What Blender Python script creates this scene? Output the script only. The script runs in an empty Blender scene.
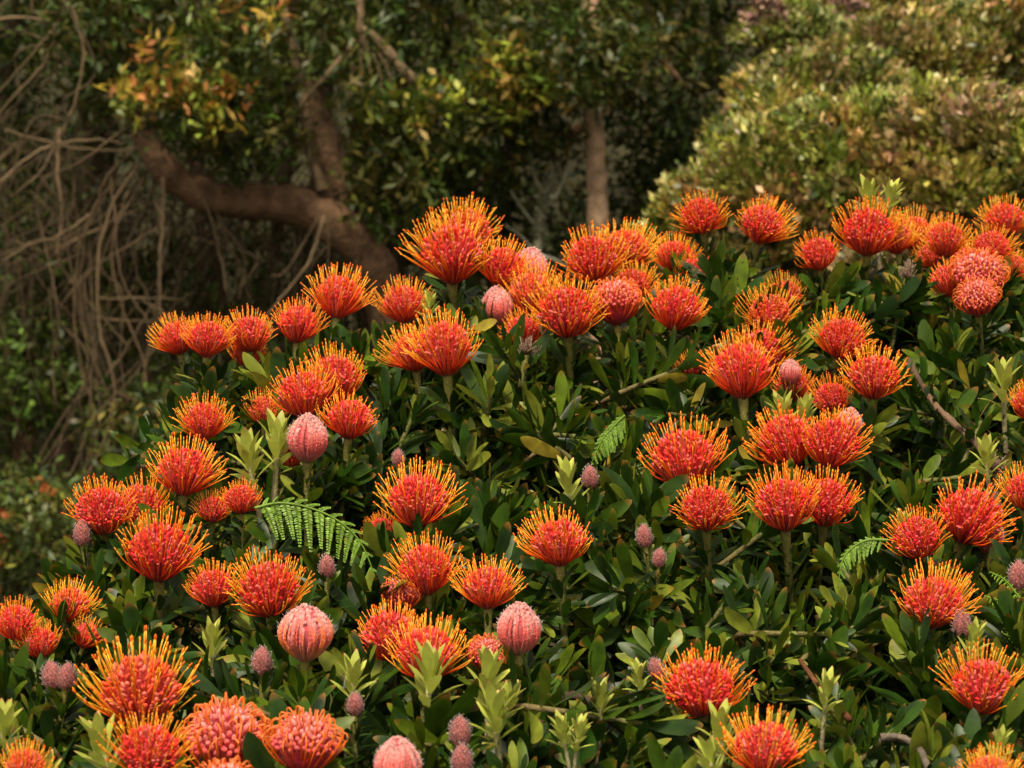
import bpy, math, random
import numpy as np
from mathutils import Vector, Matrix

random.seed(7)
RNG = np.random.default_rng(11)
SC = bpy.context.scene
COL = SC.collection
R = math.radians

# ------------------------------------------------------------------ camera
FPX, CAM, PITCH = 2418.0, np.array([0.0, 0.0, 1.7]), R(2.0)
FWD = np.array([0.0, math.cos(PITCH), -math.sin(PITCH)])
UPV = np.array([0.0, math.sin(PITCH), math.cos(PITCH)])
RGT = np.array([1.0, 0.0, 0.0])
cd = bpy.data.cameras.new('camera')
cam = bpy.data.objects.new('camera', cd)
COL.objects.link(cam)
cam.location = CAM
cam.rotation_euler = (R(90) - PITCH, 0, 0)
cd.sensor_width = 36
cd.lens = FPX * 36 / 1024
cd.clip_end = 300
cd.dof.use_dof = True
cd.dof.focus_distance = 3.45
cd.dof.aperture_fstop = 9.0
SC.camera = cam

# ------------------------------------------------------------------ sky, sun, exposure
SUN_EL, SUN_AZ = R(60), R(192)          # azimuth clockwise from +Y
w = bpy.data.worlds.new('World')
SC.world = w
w.use_nodes = True
nt = w.node_tree
sky = nt.nodes.new('ShaderNodeTexSky')
sky.sky_type = 'NISHITA'
sky.sun_disc = False
sky.sun_elevation = SUN_EL
sky.sun_rotation = SUN_AZ
sky.dust_density = 4.0
hs = nt.nodes.new('ShaderNodeHueSaturation')
hs.inputs['Saturation'].default_value = 0.2
nt.links.new(sky.outputs[0], hs.inputs['Color'])
bg = nt.nodes['Background']
bg.inputs['Strength'].default_value = 0.065
wm = nt.nodes.new('ShaderNodeMix')
wm.data_type = 'RGBA'
wm.blend_type = 'MULTIPLY'
wm.inputs['Factor'].default_value = 1
wm.inputs['B'].default_value = (1.0, .92, .76, 1)      # warm overcast
nt.links.new(hs.outputs[0], wm.inputs['A'])
nt.links.new(wm.outputs['Result'], bg.inputs['Color'])
sl = bpy.data.lights.new('sun', 'SUN')
sl.energy = 1.5
sl.angle = R(10)
sl.color = (1.0, 0.88, 0.70)
so = bpy.data.objects.new('sun', sl)
COL.objects.link(so)
sd = Vector((math.sin(SUN_AZ) * math.cos(SUN_EL), math.cos(SUN_AZ) * math.cos(SUN_EL), math.sin(SUN_EL)))
so.rotation_euler = sd.to_track_quat('Z', 'Y').to_euler()
so.location = (0, 0, 12)
SC.view_settings.view_transform = 'Standard'
SC.view_settings.look = 'None'
SC.view_settings.gamma = 1
SC.view_settings.exposure = 1.80
SC.cycles.max_bounces = 6
SC.cycles.transparent_max_bounces = 4


# ------------------------------------------------------------------ helpers
def px(x, y, depth):
    """the point in the world seen at photo position x, y, at that distance"""
    return CAM + depth * (FWD + RGT * (x - 512) / FPX + UPV * (384 - y) / FPX)


def unit(v):
    v = np.asarray(v, float)
    return v / (np.linalg.norm(v, axis=-1, keepdims=True) + 1e-12)


class MB:
    def __init__(s):
        s.v, s.q, s.t, s.c, s.n = [], [], [], [], 0

    def add(s, v, quads=None, tris=None, col=(1, 1, 1)):
        v = np.asarray(v, float).reshape(-1, 3)
        c = np.asarray(col, float)
        if c.ndim == 1:
            c = np.tile(c, (len(v), 1))
        if quads is not None and len(quads):
            s.q.append(np.asarray(quads, int) + s.n)
        if tris is not None and len(tris):
            s.t.append(np.asarray(tris, int) + s.n)
        s.v.append(v)
        s.c.append(c)
        s.n += len(v)

    def tube(s, pts, rad, sides=5, col=(1, 1, 1), cap=True):
        pts = np.asarray(pts, float)
        n = len(pts)
        rad = np.broadcast_to(np.asarray(rad, float), (n,))
        tg = unit(np.gradient(pts, axis=0))
        ref = np.array([0.31, 0.17, 0.93]) if abs(tg[0] @ np.array([0.31, 0.17, 0.93])) < .9 else np.array([1.0, 0, 0])
        a = unit(np.cross(tg, ref))
        b = np.cross(tg, a)
        th = np.arange(sides) * 2 * math.pi / sides
        ring = pts[:, None] + rad[:, None, None] * (np.cos(th)[None, :, None] * a[:, None] + np.sin(th)[None, :, None] * b[:, None])
        i = np.arange(n - 1)[:, None] * sides
        k = np.arange(sides)[None]
        k2 = (k + 1) % sides
        q = np.stack([i + k, i + k2, i + sides + k2, i + sides + k], -1).reshape(-1, 4)
        c = np.asarray(col, float)
        if c.ndim == 2:
            c = np.repeat(c, sides, axis=0)
        t = None
        if cap and sides >= 3:
            o = (n - 1) * sides
            t = [[o, o + j, o + j + 1] for j in range(1, sides - 1)]
        s.add(ring.reshape(-1, 3), q, t, c)

    def ball(s, c0, r, col, seg=6, rings=4, axis=None):
        """small spheroid; r = (across, along)"""
        ax = unit(axis) if axis is not None else np.array([0, 0, 1.0])
        ref = np.array([1.0, 0, 0]) if abs(ax[0]) < .8 else np.array([0, 1.0, 0])
        a = unit(np.cross(ax, ref))
        b = np.cross(ax, a)
        ph = np.linspace(0.12, math.pi - 0.12, rings + 1)
        th = np.arange(seg) * 2 * math.pi / seg
        v = (np.asarray(c0) + r[0] * np.sin(ph)[:, None, None] * (np.cos(th)[None, :, None] * a + np.sin(th)[None, :, None] * b)
             + r[1] * np.cos(ph)[:, None, None] * ax)
        i = np.arange(rings)[:, None] * seg
        k = np.arange(seg)[None]
        k2 = (k + 1) % seg
        q = np.stack([i + k, i + seg + k, i + seg + k2, i + k2], -1).reshape(-1, 4)
        t = [[0, j, j + 1] for j in range(1, seg - 1)]
        s.add(v.reshape(-1, 3), q, t, col)

    def mesh(s, name, mat, smooth=True):
        me = bpy.data.meshes.new(name)
        v = np.concatenate(s.v)
        q = np.concatenate(s.q) if s.q else np.zeros((0, 4), int)
        t = np.concatenate(s.t) if s.t else np.zeros((0, 3), int)
        loops = np.concatenate([q.ravel(), t.ravel()]).astype(np.int32)
        tot = np.concatenate([np.full(len(q), 4), np.full(len(t), 3)]).astype(np.int32)
        st = np.concatenate([[0], np.cumsum(tot)[:-1]]).astype(np.int32)
        me.vertices.add(len(v))
        me.vertices.foreach_set('co', v.astype(np.float32).ravel())
        me.loops.add(len(loops))
        me.loops.foreach_set('vertex_index', loops)
        me.polygons.add(len(tot))
        me.polygons.foreach_set('loop_start', st)
        me.polygons.foreach_set('loop_total', tot)
        me.update(calc_edges=True)
        c = np.concatenate(s.c)
        ca = me.color_attributes.new('Col', 'FLOAT_COLOR', 'POINT')
        ca.data.foreach_set('color', np.concatenate([c, np.ones((len(c), 1))], 1).astype(np.float32).ravel())
        if smooth:
            me.polygons.foreach_set('use_smooth', np.ones(len(tot), bool))
        me.materials.append(mat)
        me.validate()
        return me


def put(name, me, parent=None):
    o = bpy.data.objects.new(name, me)
    COL.objects.link(o)
    if parent is not None:
        o.parent = parent
    return o


def thing(name, label, cat, loc=(0, 0, 0), group=None):
    o = bpy.data.objects.new(name, None)
    o.empty_display_size = 0.05
    COL.objects.link(o)
    o.location = loc
    o['label'] = label
    o['category'] = cat
    if group:
        o['group'] = group
    return o


# leaf templates: v along, u across
LV = np.array([0, .18, .42, .68, .86, .96, 1.0])
LP = np.array([.24, .52, .90, 1.0, .72, .36, .04])
_full_u = np.tile([-.5, 0, .5], 7)
_full_v = np.repeat(LV, 3)
_full_p = np.repeat(LP, 3)
_full_q = np.array([[r * 3 + k, r * 3 + k + 1, r * 3 + k + 4, r * 3 + k + 3] for r in range(6) for k in range(2)])
_full_tip = np.clip((_full_v - .90) / .09, 0, 1)
LANCE = np.repeat(np.array([.30, .70, 1.0, .85, .5, .22, .04]), 3)
_lite_u = np.array([0, -.5, 0, .5])
_lite_v = np.array([0, .5, 1, .5])
_lite_q = np.array([[0, 1, 2, 3]])


def leaves(mb, P, D, N, L, W, col, tipcol=None, tipw=None, curl=None, kind='full', fold=.22):
    """a batch of leaves: base point, direction, upper-side normal, length, width"""
    P, D, N = np.asarray(P), unit(D), np.asarray(N)
    n = len(P)
    S = unit(np.cross(D, N))
    N = np.cross(S, D)
    L = np.broadcast_to(L, (n,))
    W = np.broadcast_to(W, (n,))
    curl = np.zeros(n) if curl is None else np.broadcast_to(curl, (n,))
    if kind == 'lite':
        u, v, p, q = _lite_u, _lite_v, np.ones(4), _lite_q
        tip = np.array([0, 0, 1.0, 0])
    else:
        u, v, q, tip = _full_u, _full_v, _full_q, _full_tip
        p = LANCE if kind == 'lance' else _full_p
    m = len(u)
    if kind == 'full':                       # a slight twist along the blade
        tw = (RNG.normal(0, .45, n)[:, None] * v)[..., None]
        S, N = S[:, None] * np.cos(tw) + N[:, None] * np.sin(tw), N[:, None] * np.cos(tw) - S[:, None] * np.sin(tw)
    else:
        S, N = S[:, None], N[:, None]
    pos = (P[:, None] + D[:, None] * (L[:, None] * (v - .25 * np.abs(curl)[:, None] * v * v))[..., None]
           + S * (W[:, None] * u * p)[..., None]
           + N * (curl[:, None] * L[:, None] * v * v + fold * W[:, None] * np.abs(u) * p)[..., None])
    c = np.repeat(np.asarray(col)[:, None], m, 1)
    if kind == 'full':                       # leaf margins run yellowish
        rim = (np.abs(u) * .5)[None, :, None] * RNG.uniform(.2, 1.0, (n, 1, 1))
        c = c * (1 - rim) + (c * 1.2 + np.array([.05, .045, .0])) * rim
    if tipcol is not None:
        tw = (np.broadcast_to(tipw, (n,))[:, None] * tip)[..., None]
        c = c * (1 - tw) + np.asarray(tipcol) * tw
    qq = (q[None] + (np.arange(n) * m)[:, None, None]).reshape(-1, 4)
    mb.add(pos.reshape(-1, 3), qq, None, c.reshape(-1, 3))


def rgb(*a):
    return np.array(a, float)


# ------------------------------------------------------------------ materials
def mat_attr(name, rough=.5, trans=.0, spec=.5, noise=0.25, nscale=60, bump=0.0, sheen=0.0, bscale=200):
    m = bpy.data.materials.new(name)
    m.use_nodes = True
    t = m.node_tree
    b = t.nodes['Principled BSDF']
    at = t.nodes.new('ShaderNodeAttribute')
    at.attribute_name = 'Col'
    tc = t.nodes.new('ShaderNodeTexCoord')
    nz = t.nodes.new('ShaderNodeTexNoise')
    nz.inputs['Scale'].default_value = nscale
    nz.inputs['Detail'].default_value = 3
    t.links.new(tc.outputs['Object'], nz.inputs['Vector'])
    mr = t.nodes.new('ShaderNodeMapRange')
    mr.inputs['From Min'].default_value = .3
    mr.inputs['From Max'].default_value = .7
    mr.inputs['To Min'].default_value = 1 - noise
    mr.inputs['To Max'].default_value = 1 + noise
    t.links.new(nz.outputs['Fac'], mr.inputs['Value'])
    mx = t.nodes.new('ShaderNodeMix')
    mx.data_type = 'RGBA'
    mx.blend_type = 'MULTIPLY'
    mx.inputs['Factor'].default_value = 1
    t.links.new(at.outputs['Color'], mx.inputs['A'])
    t.links.new(mr.outputs[0], mx.inputs['B'])
    t.links.new(mx.outputs['Result'], b.inputs['Base Color'])
    b.inputs['Roughness'].default_value = rough
    b.inputs['Specular IOR Level'].default_value = spec
    if sheen:
        b.inputs['Sheen Weight'].default_value = sheen
    if bump:
        n2 = t.nodes.new('ShaderNodeTexNoise')
        n2.inputs['Scale'].default_value = bscale
        n2.inputs['Detail'].default_value = 4
        t.links.new(tc.outputs['Object'], n2.inputs['Vector'])
        bp = t.nodes.new('ShaderNodeBump')
        bp.inputs['Strength'].default_value = bump
        bp.inputs['Distance'].default_value = .02
        t.links.new(n2.outputs['Fac'], bp.inputs['Height'])
        t.links.new(bp.outputs[0], b.inputs['Normal'])
    if trans:
        tr = t.nodes.new('ShaderNodeBsdfTranslucent')
        t.links.new(mx.outputs['Result'], tr.inputs['Color'])
        ms = t.nodes.new('ShaderNodeMixShader')
        ms.inputs[0].default_value = trans
        t.links.new(b.outputs[0], ms.inputs[1])
        t.links.new(tr.outputs[0], ms.inputs[2])
        t.links.new(ms.outputs[0], t.nodes['Material Output'].inputs['Surface'])
    return m


M_STYLE = mat_attr('style_waxy', .45, .38, .3, .10, 40)
M_CORE = mat_attr('perianth_hairy', .75, .2, .2, .22, 220, sheen=.12)
M_BUD = mat_attr('bud_woolly', .8, .08, .2, .25, 240, bump=.3, sheen=.3)
M_LEAF = mat_attr('leaf_leathery', .42, .26, .26, .35, 45)
M_YOUNG = mat_attr('leaf_young', .5, .30, .35, .15, 60)
M_STEM = mat_attr('stem_green', .7, .0, .3, .3, 90, bump=.3)
M_WOOD = mat_attr('bark_brown', .9, .0, .15, .45, 14, bump=.8, bscale=40)
M_TWIG = mat_attr('twig_dry', .9, .0, .15, .3, 9)
M_BGLEAF = mat_attr('leaf_tree', .5, .18, .35, .2, 6)
M_HEDGE = mat_attr('leaf_hedge', .42, .18, .5, .2, 12)
M_FERN = mat_attr('fern_green', .5, .3, .3, .15, 60)
M_SOIL = mat_attr('soil', .95, .0, .1, .5, 1.3, bump=.6, bscale=9)


# ------------------------------------------------------------------ ground
def ground():
    mb = MB()
    xs = np.concatenate([[-60, -40, -25], np.linspace(-14, 14, 57), [25, 40, 60]])
    ys = np.concatenate([[-40, -15], np.linspace(-6, 32, 77), [40, 60]])
    X, Y = np.meshgrid(xs, ys)
    Z = .05 * np.sin(X * 1.3 + .4 * Y) * np.cos(Y * .9) + .03 * np.sin(X * 3.1 - Y * 2.2)
    Z = Z + 7.5 * np.clip((Y - 16.5) / 9, 0, 1) ** 1.3
    n = len(xs)
    q = [[j * n + i, j * n + i + 1, (j + 1) * n + i + 1, (j + 1) * n + i] for j in range(len(ys) - 1) for i in range(n - 1)]
    mb.add(np.stack([X, Y, Z], -1).reshape(-1, 3), q, None, (.026, .024, .012))
    o = put('ground', mb.mesh('ground', M_SOIL))
    o['kind'] = 'structure'


ground()


# ------------------------------------------------------------------ trees and bushes behind
def curve(pts, n=24):
    """smooth line through control points (Catmull-Rom)"""
    p = np.asarray(pts, float)
    p = np.concatenate([[2 * p[0] - p[1]], p, [2 * p[-1] - p[-2]]])
    seg = len(p) - 3
    out = []
    for t in np.linspace(0, seg - 1e-6, n):
        i = int(t)
        f = t - i
        a, b, c, d = p[i:i + 4]
        out.append(.5 * (2 * b + (c - a) * f + (2 * a - 5 * b + 4 * c - d) * f * f + (3 * b - a - 3 * c + d) * f ** 3))
    return np.array(out)


def limb(mb, spec, depth, r0, r1, col, n=24, sides=8, wob=.0):
    """spec: photo positions with optional own distance; radii in metres"""
    P = curve([px(s[0], s[1], depth + (s[2] if len(s) > 2 else 0)) for s in spec], n)
    if wob:
        P = P + RNG.normal(0, wob, P.shape)
    r = np.linspace(r0, r1, len(P)) * (1 + .10 * np.sin(np.arange(len(P)) * 1.7 + spec[0][0]))
    cc = np.asarray(col) * RNG.uniform(.85, 1.15, (len(P), 1))
    mb.tube(P, r, sides, cc)
    return P


def sprays(mb, centres, radius, per, L, W, cols, up=.25, kind='lite', tipcol=None, tipw=0.0, droop=0.0):
    """leaf sprays: a whorl of leaves round each centre"""
    C = np.asarray(centres)
    n = len(C)
    ax = unit(RNG.normal(0, 1, (n, 3)) + np.array([0, -.4, up * 3]))
    D = unit(RNG.normal(0, 1, (n, per, 3)) * .75 + ax[:, None] * .9 + np.array([0, 0, -droop]))
    P = C[:, None] + RNG.normal(0, radius * .45, (n, per, 3))
    N = unit(RNG.normal(0, .5, (n, per, 3)) + np.array([0, 0, 1.0]))
    ci = np.asarray(cols)[RNG.integers(0, len(cols), n)]
    c = np.clip(ci[:, None] * RNG.uniform(.65, 1.4, (n, per, 1)) * RNG.uniform(.9, 1.1, (n, per, 3)), .002, 1)
    l = L * RNG.uniform(.6, 1.25, n * per)
    leaves(mb, P.reshape(-1, 3), D.reshape(-1, 3), N.reshape(-1, 3), l, W * RNG.uniform(.7, 1.2, n * per),
           c.reshape(-1, 3), tipcol, tipw, RNG.uniform(-.3, .1, n * per), kind, .2)


def blob(cx, cy, rx, ry, depth, rd, n, shell=.35):
    """points in an ellipsoid given by its photo position and size, denser near its skin"""
    u = unit(RNG.normal(0, 1, (n, 3)))
    rr = (shell + (1 - shell) * RNG.random(n) ** .6)[:, None]
    u = u * rr
    d = depth + rd * u[:, 1]
    return (CAM + d[:, None] * FWD + d[:, None] * RGT * ((cx + rx * u[:, 0] - 512) / FPX)[:, None]
            + d[:, None] * UPV * ((384 - cy + ry * u[:, 2]) / FPX)[:, None])


DKG = [rgb(.040, .056, .007), rgb(.060, .070, .008), rgb(.026, .046, .009), rgb(.075, .062, .010), rgb(.044, .078, .009)]
BRK = rgb(.135, .078, .043)
TAN = rgb(.135, .092, .052)

# --- the gnarled tree on the left
gt = thing('gnarled_tree', 'gnarled dark brown tree with a snaking low limb and curtains of dry twigs', 'tree', px(430, 640, 12.0))
gt.location = (0, 0, 0)
m = MB()
limb(m, [(470, 700), (420, 520), (392, 330), (362, 255), (345, 215), (330, 160), (312, 105), (298, 40), (285, -60), (262, -330)], 12.2, .125, .048, BRK * .8, 34, 10)
gt_me = m.mesh('trunk', M_WOOD)
put('trunk', gt_me, gt)
m = MB()
limb(m, [(412, 420, .3), (392, 320, .2), (370, 262, .1), (337, 226), (300, 207), (262, 202), (225, 200), (185, 186), (158, 160), (135, 110, .3), (100, 60, .6), (66, 5, .8), (30, -90, .9)], 11.75, .120, .050, BRK * .9, 40, 10)
put('limb', m.mesh('limb', M_WOOD), gt)
m = MB()
limb(m, [(322, 190), (311, 150), (302, 95), (290, 40), (276, -30)], 11.7, .030, .02, TAN * .8, 20, 6)
put('limb', m.mesh('limb', M_WOOD), gt)
m = MB()
limb(m, [(358, -20), (360, 30), (338, 62), (312, 92), (285, 125)], 11.6, .022, .010, TAN, 18, 6)
put('limb', m.mesh('limb', M_WOOD), gt)
m = MB()
limb(m, [(361, 28), (382, 45), (413, 82)], 11.6, .02, .028, TAN * 1.15, 12, 6)
for k in range(5):
    limb(m, [(359 + k, 35), (352 + 9 * k, 70), (350 + 11 * k, 105 + 4 * k)], 11.6, .009, .005, TAN * .8, 8, 4)
put('limb', m.mesh('limb', M_WOOD), gt)
m = MB()
limb(m, [(110, -30), (128, 5), (150, 40), (165, 90)], 11.9, .04, .022, BRK * .8, 12, 7)
put('limb', m.mesh('limb', M_WOOD), gt)
m = MB()                                   # the dry twigs that hang from the limb
mains = [
    [(-10, 20), (25, 18), (55, 25), (48, 55), (25, 85), (-10, 122)],
    [(70, 5), (84, 48), (78, 90), (72, 112), (64, 126), (40, 172), (8, 198)],
    [(150, 155), (120, 178), (95, 205), (84, 240), (80, 300), (88, 360), (70, 420), (38, 470)],
    [(154, 160), (135, 195), (108, 225), (92, 232), (50, 250), (10, 240)],
    [(163, 178), (163, 220), (160, 265), (160, 320)],
    [(204, 180), (222, 228), (238, 262), (250, 300)],
    [(140, 165), (112, 205), (98, 260), (100, 330), (115, 390), (100, 450), (70, 500)],
    [(90, 215), (60, 235), (30, 245), (0, 262)],
    [(128, 190), (112, 250), (120, 300), (140, 350), (150, 400)],
    [(80, 240), (74, 310), (84, 380), (96, 420), (80, 480)],
    [(325, 215), (310, 260), (288, 290), (262, 320)],
    [(60, 128), (58, 170), (62, 215), (56, 260)],
    [(0, 182), (40, 150), (85, 140), (120, 142)],
    [(5, 130), (30, 138), (90, 150), (150, 148)],
    [(100, 300), (150, 298), (180, 300)], [(95, 318), (150, 322), (185, 318)],
    [(95, 390), (125, 350), (150, 310), (170, 290)],
]
for s in mains:
    for rpt in range(4 if abs(s[0][1] - s[-1][1]) > 40 else 1):
        j = 0 if rpt == 0 else 1
        dx, dy = RNG.normal(0, 22) * j, RNG.normal(0, 14) * j
        q = [(a + dx * min(1, .3 + .3 * n) + RNG.normal(0, 16) * j, b + dy + RNG.normal(0, 12) * j) for n, (a, b) in enumerate(s)]
        limb(m, q, 11.4 + RNG.uniform(-.3, .6), RNG.uniform(.006, .010) * (1 if j == 0 else .55), .004,
             TAN * (RNG.uniform(.7, 1.0) if j == 0 else RNG.uniform(.35, .8)), 22, 5, .0025)
put('dry_twig_curtain', m.mesh('dry_twig_curtain', M_TWIG), gt)
m = MB()
for k in range(480):                        # fine dead twigs behind them
    x0 = RNG.uniform(-80, 380)
    y0 = RNG.uniform(100, 260)
    d = RNG.uniform(11.7, 13.2)
    ln = RNG.uniform(60, 230)
    sx = RNG.normal(-12, 55)
    mid = RNG.normal(0, 26)
    limb(m, [(x0, y0), (x0 + sx * .4 + mid, y0 + ln * .45), (x0 + sx, y0 + ln)], d, RNG.uniform(.003, .006), .002,
         TAN * RNG.uniform(.25, .8), 9, 3)
o = put('fine_dead_twigs', m.mesh('fine_dead_twigs', M_TWIG), gt)
m = MB()
for (cx, cy, rx, ry, d, n) in [(190, 20, 130, 60, 12, 260), (90, 15, 60, 40, 11.7, 110), (110, 75, 40, 40, 11.8, 50), (240, 130, 75, 50, 11.6, 150), (180, 105, 60, 40, 11.5, 90), (60, 30, 90, 60, 12.6, 120),
                               (300, 30, 90, 60, 12.4, 170), (60, 130, 80, 60, 13, 90), (365, 80, 40, 60, 11.6, 60), (390, 180, 50, 60, 11.7, 90), (40, 250, 90, 90, 12.7, 150), (110, 330, 110, 90, 12.8, 190), (230, 290, 110, 70, 12.8, 150), (20, 260, 70, 80, 13, 110), (250, 60, 70, 50, 11.5, 120)]:
    sprays(m, blob(cx, cy, rx, ry, d, .5, n), .09, 9, .075, .026, DKG)
for k in range(900):                        # the wide shading crown, mostly above the picture
    pass
P = np.stack([RNG.uniform(-8, 1.5, 2600), RNG.uniform(11.8, 15.5, 2600), RNG.uniform(3.4, 6.2, 2600)], -1)
sprays(m, P, .22, 9, .15, .07, DKG)
put('crown', m.mesh('crown', M_BGLEAF), gt)
m = MB()
YNG = [rgb(.30, .21, .025), rgb(.19, .22, .025), rgb(.30, .12, .025), rgb(.11, .15, .02)]
for (cx, cy, rx, ry, n) in [(150, 92, 48, 18, 36), (205, 95, 40, 20, 34), (160, 50, 30, 12, 8), (255, 15, 60, 18, 16), (225, 125, 40, 12, 10)]:
    sprays(m, blob(cx, cy, rx, ry, 11.2, .25, n), .07, 8, .08, .028, YNG)
put('young_leaves', m.mesh('young_leaves', M_BGLEAF), gt)

# --- the slim tree in the middle
st = thing('slim_tree', 'slim tree with a pale bare trunk and yellow green leaves', 'tree')
m = MB()
limb(m, [(606, 700), (601, 420), (598, 230), (596, 165), (592, 100), (590, 20), (600, -220)], 12.1, .062, .042, rgb(.46, .30, .19), 40, 10)
put('trunk', m.mesh('trunk', M_WOOD), st)
m = MB()
limb(m, [(596, 120), (540, 150), (500, 170), (455, 200)], 12.3, .028, .014, BRK * 1.3, 14, 6)
limb(m, [(594, 60), (540, 70), (480, 95), (420, 110)], 12.2, .03, .012, BRK, 14, 6)
limb(m, [(598, 20), (640, 40), (690, 90)], 12.4, .03, .012, BRK, 14, 6)
put('limb', m.mesh('limb', M_WOOD), st)
m = MB()
for (cx, cy, rx, ry, d, n) in [(470, 130, 110, 60, 12.1, 330), (560, 40, 110, 55, 12.0, 260), (600, 55, 60, 45, 11.6, 130), (592, 95, 22, 12, 11.6, 16), (420, 190, 90, 50, 12.3, 180), (670, 60, 80, 90, 12.7, 230),
                               (660, 160, 60, 70, 13.2, 110), (400, 40, 80, 50, 12.4, 140), (500, 220, 90, 50, 12.9, 130)]:
    sprays(m, blob(cx, cy, rx, ry, d, .5, n), .09, 9, .075, .026, DKG)
P = np.stack([RNG.uniform(-1, 5.5, 2000), RNG.uniform(12.2, 16, 2000), RNG.uniform(3.6, 6.2, 2000)], -1)  # unseen leaf roof above the crown, added to shade the trees below
sprays(m, P, .22, 9, .15, .07, DKG)
put('crown', m.mesh('crown', M_BGLEAF), st)
m = MB()
YG = [rgb(.15, .19, .018), rgb(.22, .22, .022), rgb(.09, .14, .015), rgb(.24, .15, .025)]
for (cx, cy, rx, ry, n) in [(512, 70, 40, 28, 42), (545, 85, 40, 20, 22), (450, 95, 40, 18, 16), (400, 115, 45, 18, 26), (385, 100, 25, 10, 10), (480, 110, 60, 25, 14)]:
    sprays(m, blob(cx, cy, rx, ry, 11.7, .25, n), .07, 8, .085, .03, YG)
put('young_leaves', m.mesh('young_leaves', M_BGLEAF), st)

# --- pale lichened sapling beside it
sp = thing('dead_sapling', 'pale lichen crusted dead sapling left of the slim trunk', 'sapling')
m = MB()
PAL = rgb(.30, .29, .20)
limb(m, [(538, 420), (537, 300), (538, 240), (543, 205), (553, 165)], 12.0, .024, .010, PAL, 20, 6)
for a in ([(540, 230), (527, 215), (510, 190)], [(542, 210), (556, 195), (568, 170)], [(539, 262), (525, 240), (505, 225)], [(545, 195), (536, 180), (530, 150)], [(538, 255), (560, 262), (580, 280)]):
    limb(m, a, 12.0, .011, .005, PAL, 10, 4)
put('stem', m.mesh('stem', M_TWIG), sp)
m = MB()
sprays(m, curve([px(537, 300, 12), px(538, 240, 12), px(543, 205, 12), px(553, 165, 12)], 90), .03, 6, .035, .02, [PAL, rgb(.2, .22, .12)])
put('lichen', m.mesh('lichen', M_BGLEAF), sp)

# --- undergrowth bushes left, low
def bush(name, label, cx, cy, rx, ry, d, n, cols, L=.07, W=.03, hot=None):
    t = thing(name, label, 'bush', group='undergrowth bushes below the trees')
    m = MB()
    for k in range(6):
        limb(m, [(cx + RNG.uniform(-.2, .2) * rx, cy + ry * 1.0), (cx + RNG.uniform(-.6, .6) * rx, cy), (cx + RNG.uniform(-.9, .9) * rx, cy - .7 * ry)], d, .012, .004, BRK, 10, 4)
    put('branches', m.mesh('branches', M_TWIG), t)
    m = MB()
    sprays(m, blob(cx, cy, rx, ry, d, .5, n), .08, 9, L, W, cols)
    if hot:
        sprays(m, blob(cx, cy - .1 * ry, rx * .8, ry * .7, d - .4, .2, n // 24), .05, 6, L, W, hot)
    put('foliage', m.mesh('foliage', M_BGLEAF), t)


GR = [rgb(.05, .085, .010), rgb(.038, .055, .010), rgb(.075, .085, .012)]
bush('undergrowth_bush', 'bright leaved bush hanging under the dry twigs at the left edge', 20, 385, 75, 75, 12.4, 260, GR, hot=[rgb(.12, .22, .03)])
bush('undergrowth_bush', 'low dark bush with a few orange leaves beneath the dry twigs', 30, 540, 100, 75, 10.8, 420, GR, .06, .022, hot=[rgb(.20, .20, .03), rgb(.30, .08, .02)])
bush('undergrowth_bush', 'olive bush between the hanging twigs and the leftmost blooms', 190, 440, 120, 70, 11.6, 380, DKG + GR, .06, .024, hot=[rgb(.20, .16, .03)])
bush('undergrowth_bush', 'shaded bush behind the summit blooms and the slim trunk', 500, 300, 190, 90, 12.8, 520, DKG, .07, .026)
bush('undergrowth_bush', 'shaded dark bush between the slim trunk and the pale olive shrub', 680, 240, 90, 110, 13.0, 330, DKG, .07, .026)

# --- the wood behind everything, one dark mass
m = MB()
P = np.stack([RNG.uniform(-9, 9, 6500), RNG.uniform(14.2, 17.5, 6500), RNG.uniform(0.1, 5.2, 6500)], -1)
sprays(m, P, .2, 9, .11, .045, DKG)
for k in range(46):
    x0 = RNG.uniform(-8, 8)
    x0 = x0 + 1.2 if -.1 < x0 < 1.1 else x0
    y0 = RNG.uniform(14.5, 17)
    z = np.linspace(0, 5.5, 9)
    m.tube(np.stack([x0 + .2 * np.sin(z + k), np.full(9, y0), z], -1), np.linspace(.07, .03, 9), 6, BRK * RNG.uniform(.6, 1.1))
o = put('dark_woodland', m.mesh('dark_woodland', M_BGLEAF, False))
o['kind'] = 'stuff'
o['label'] = 'dark dense woodland closing off the view behind the trees'
o['category'] = 'woodland'

# --- the pale olive shrub at the right
hb = thing('rounded_shrub', 'large rounded olive shrub with billowing mounds of small pale leaves', 'shrub')
HC = [rgb(.36, .31, .07), rgb(.21, .22, .03), rgb(.58, .46, .20), rgb(.06, .08, .012), rgb(.28, .18, .06), rgb(.19, .21, .025)]
lobes = [(712, 244, 42, 42, 8.9, 300), (746, 218, 60, 48, 8.8, 480), (800, 196, 72, 52, 8.6, 560), (872, 188, 78, 56, 8.5, 620), (946, 180, 80, 58, 8.4, 640), (1020, 172, 80, 60, 8.3, 640), (1090, 170, 70, 62, 8.3, 400),
         (746, 168, 36, 38, 9.5, 240), (778, 126, 44, 42, 9.8, 310), (822, 112, 55, 42, 9.9, 380), (900, 84, 64, 42, 10.1, 440), (970, 66, 66, 44, 10.2, 460), (1040, 54, 70, 46, 10.3, 460), (1110, 50, 60, 46, 10.3, 300),
         (788, 58, 34, 36, 10.9, 240), (832, 42, 52, 36, 11.1, 330), (905, 14, 60, 36, 11.3, 360), (975, -8, 66, 40, 11.4, 380), (1050, -22, 70, 40, 11.5, 380),
         (900, 330, 260, 120, 8.9, 800)]
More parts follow.
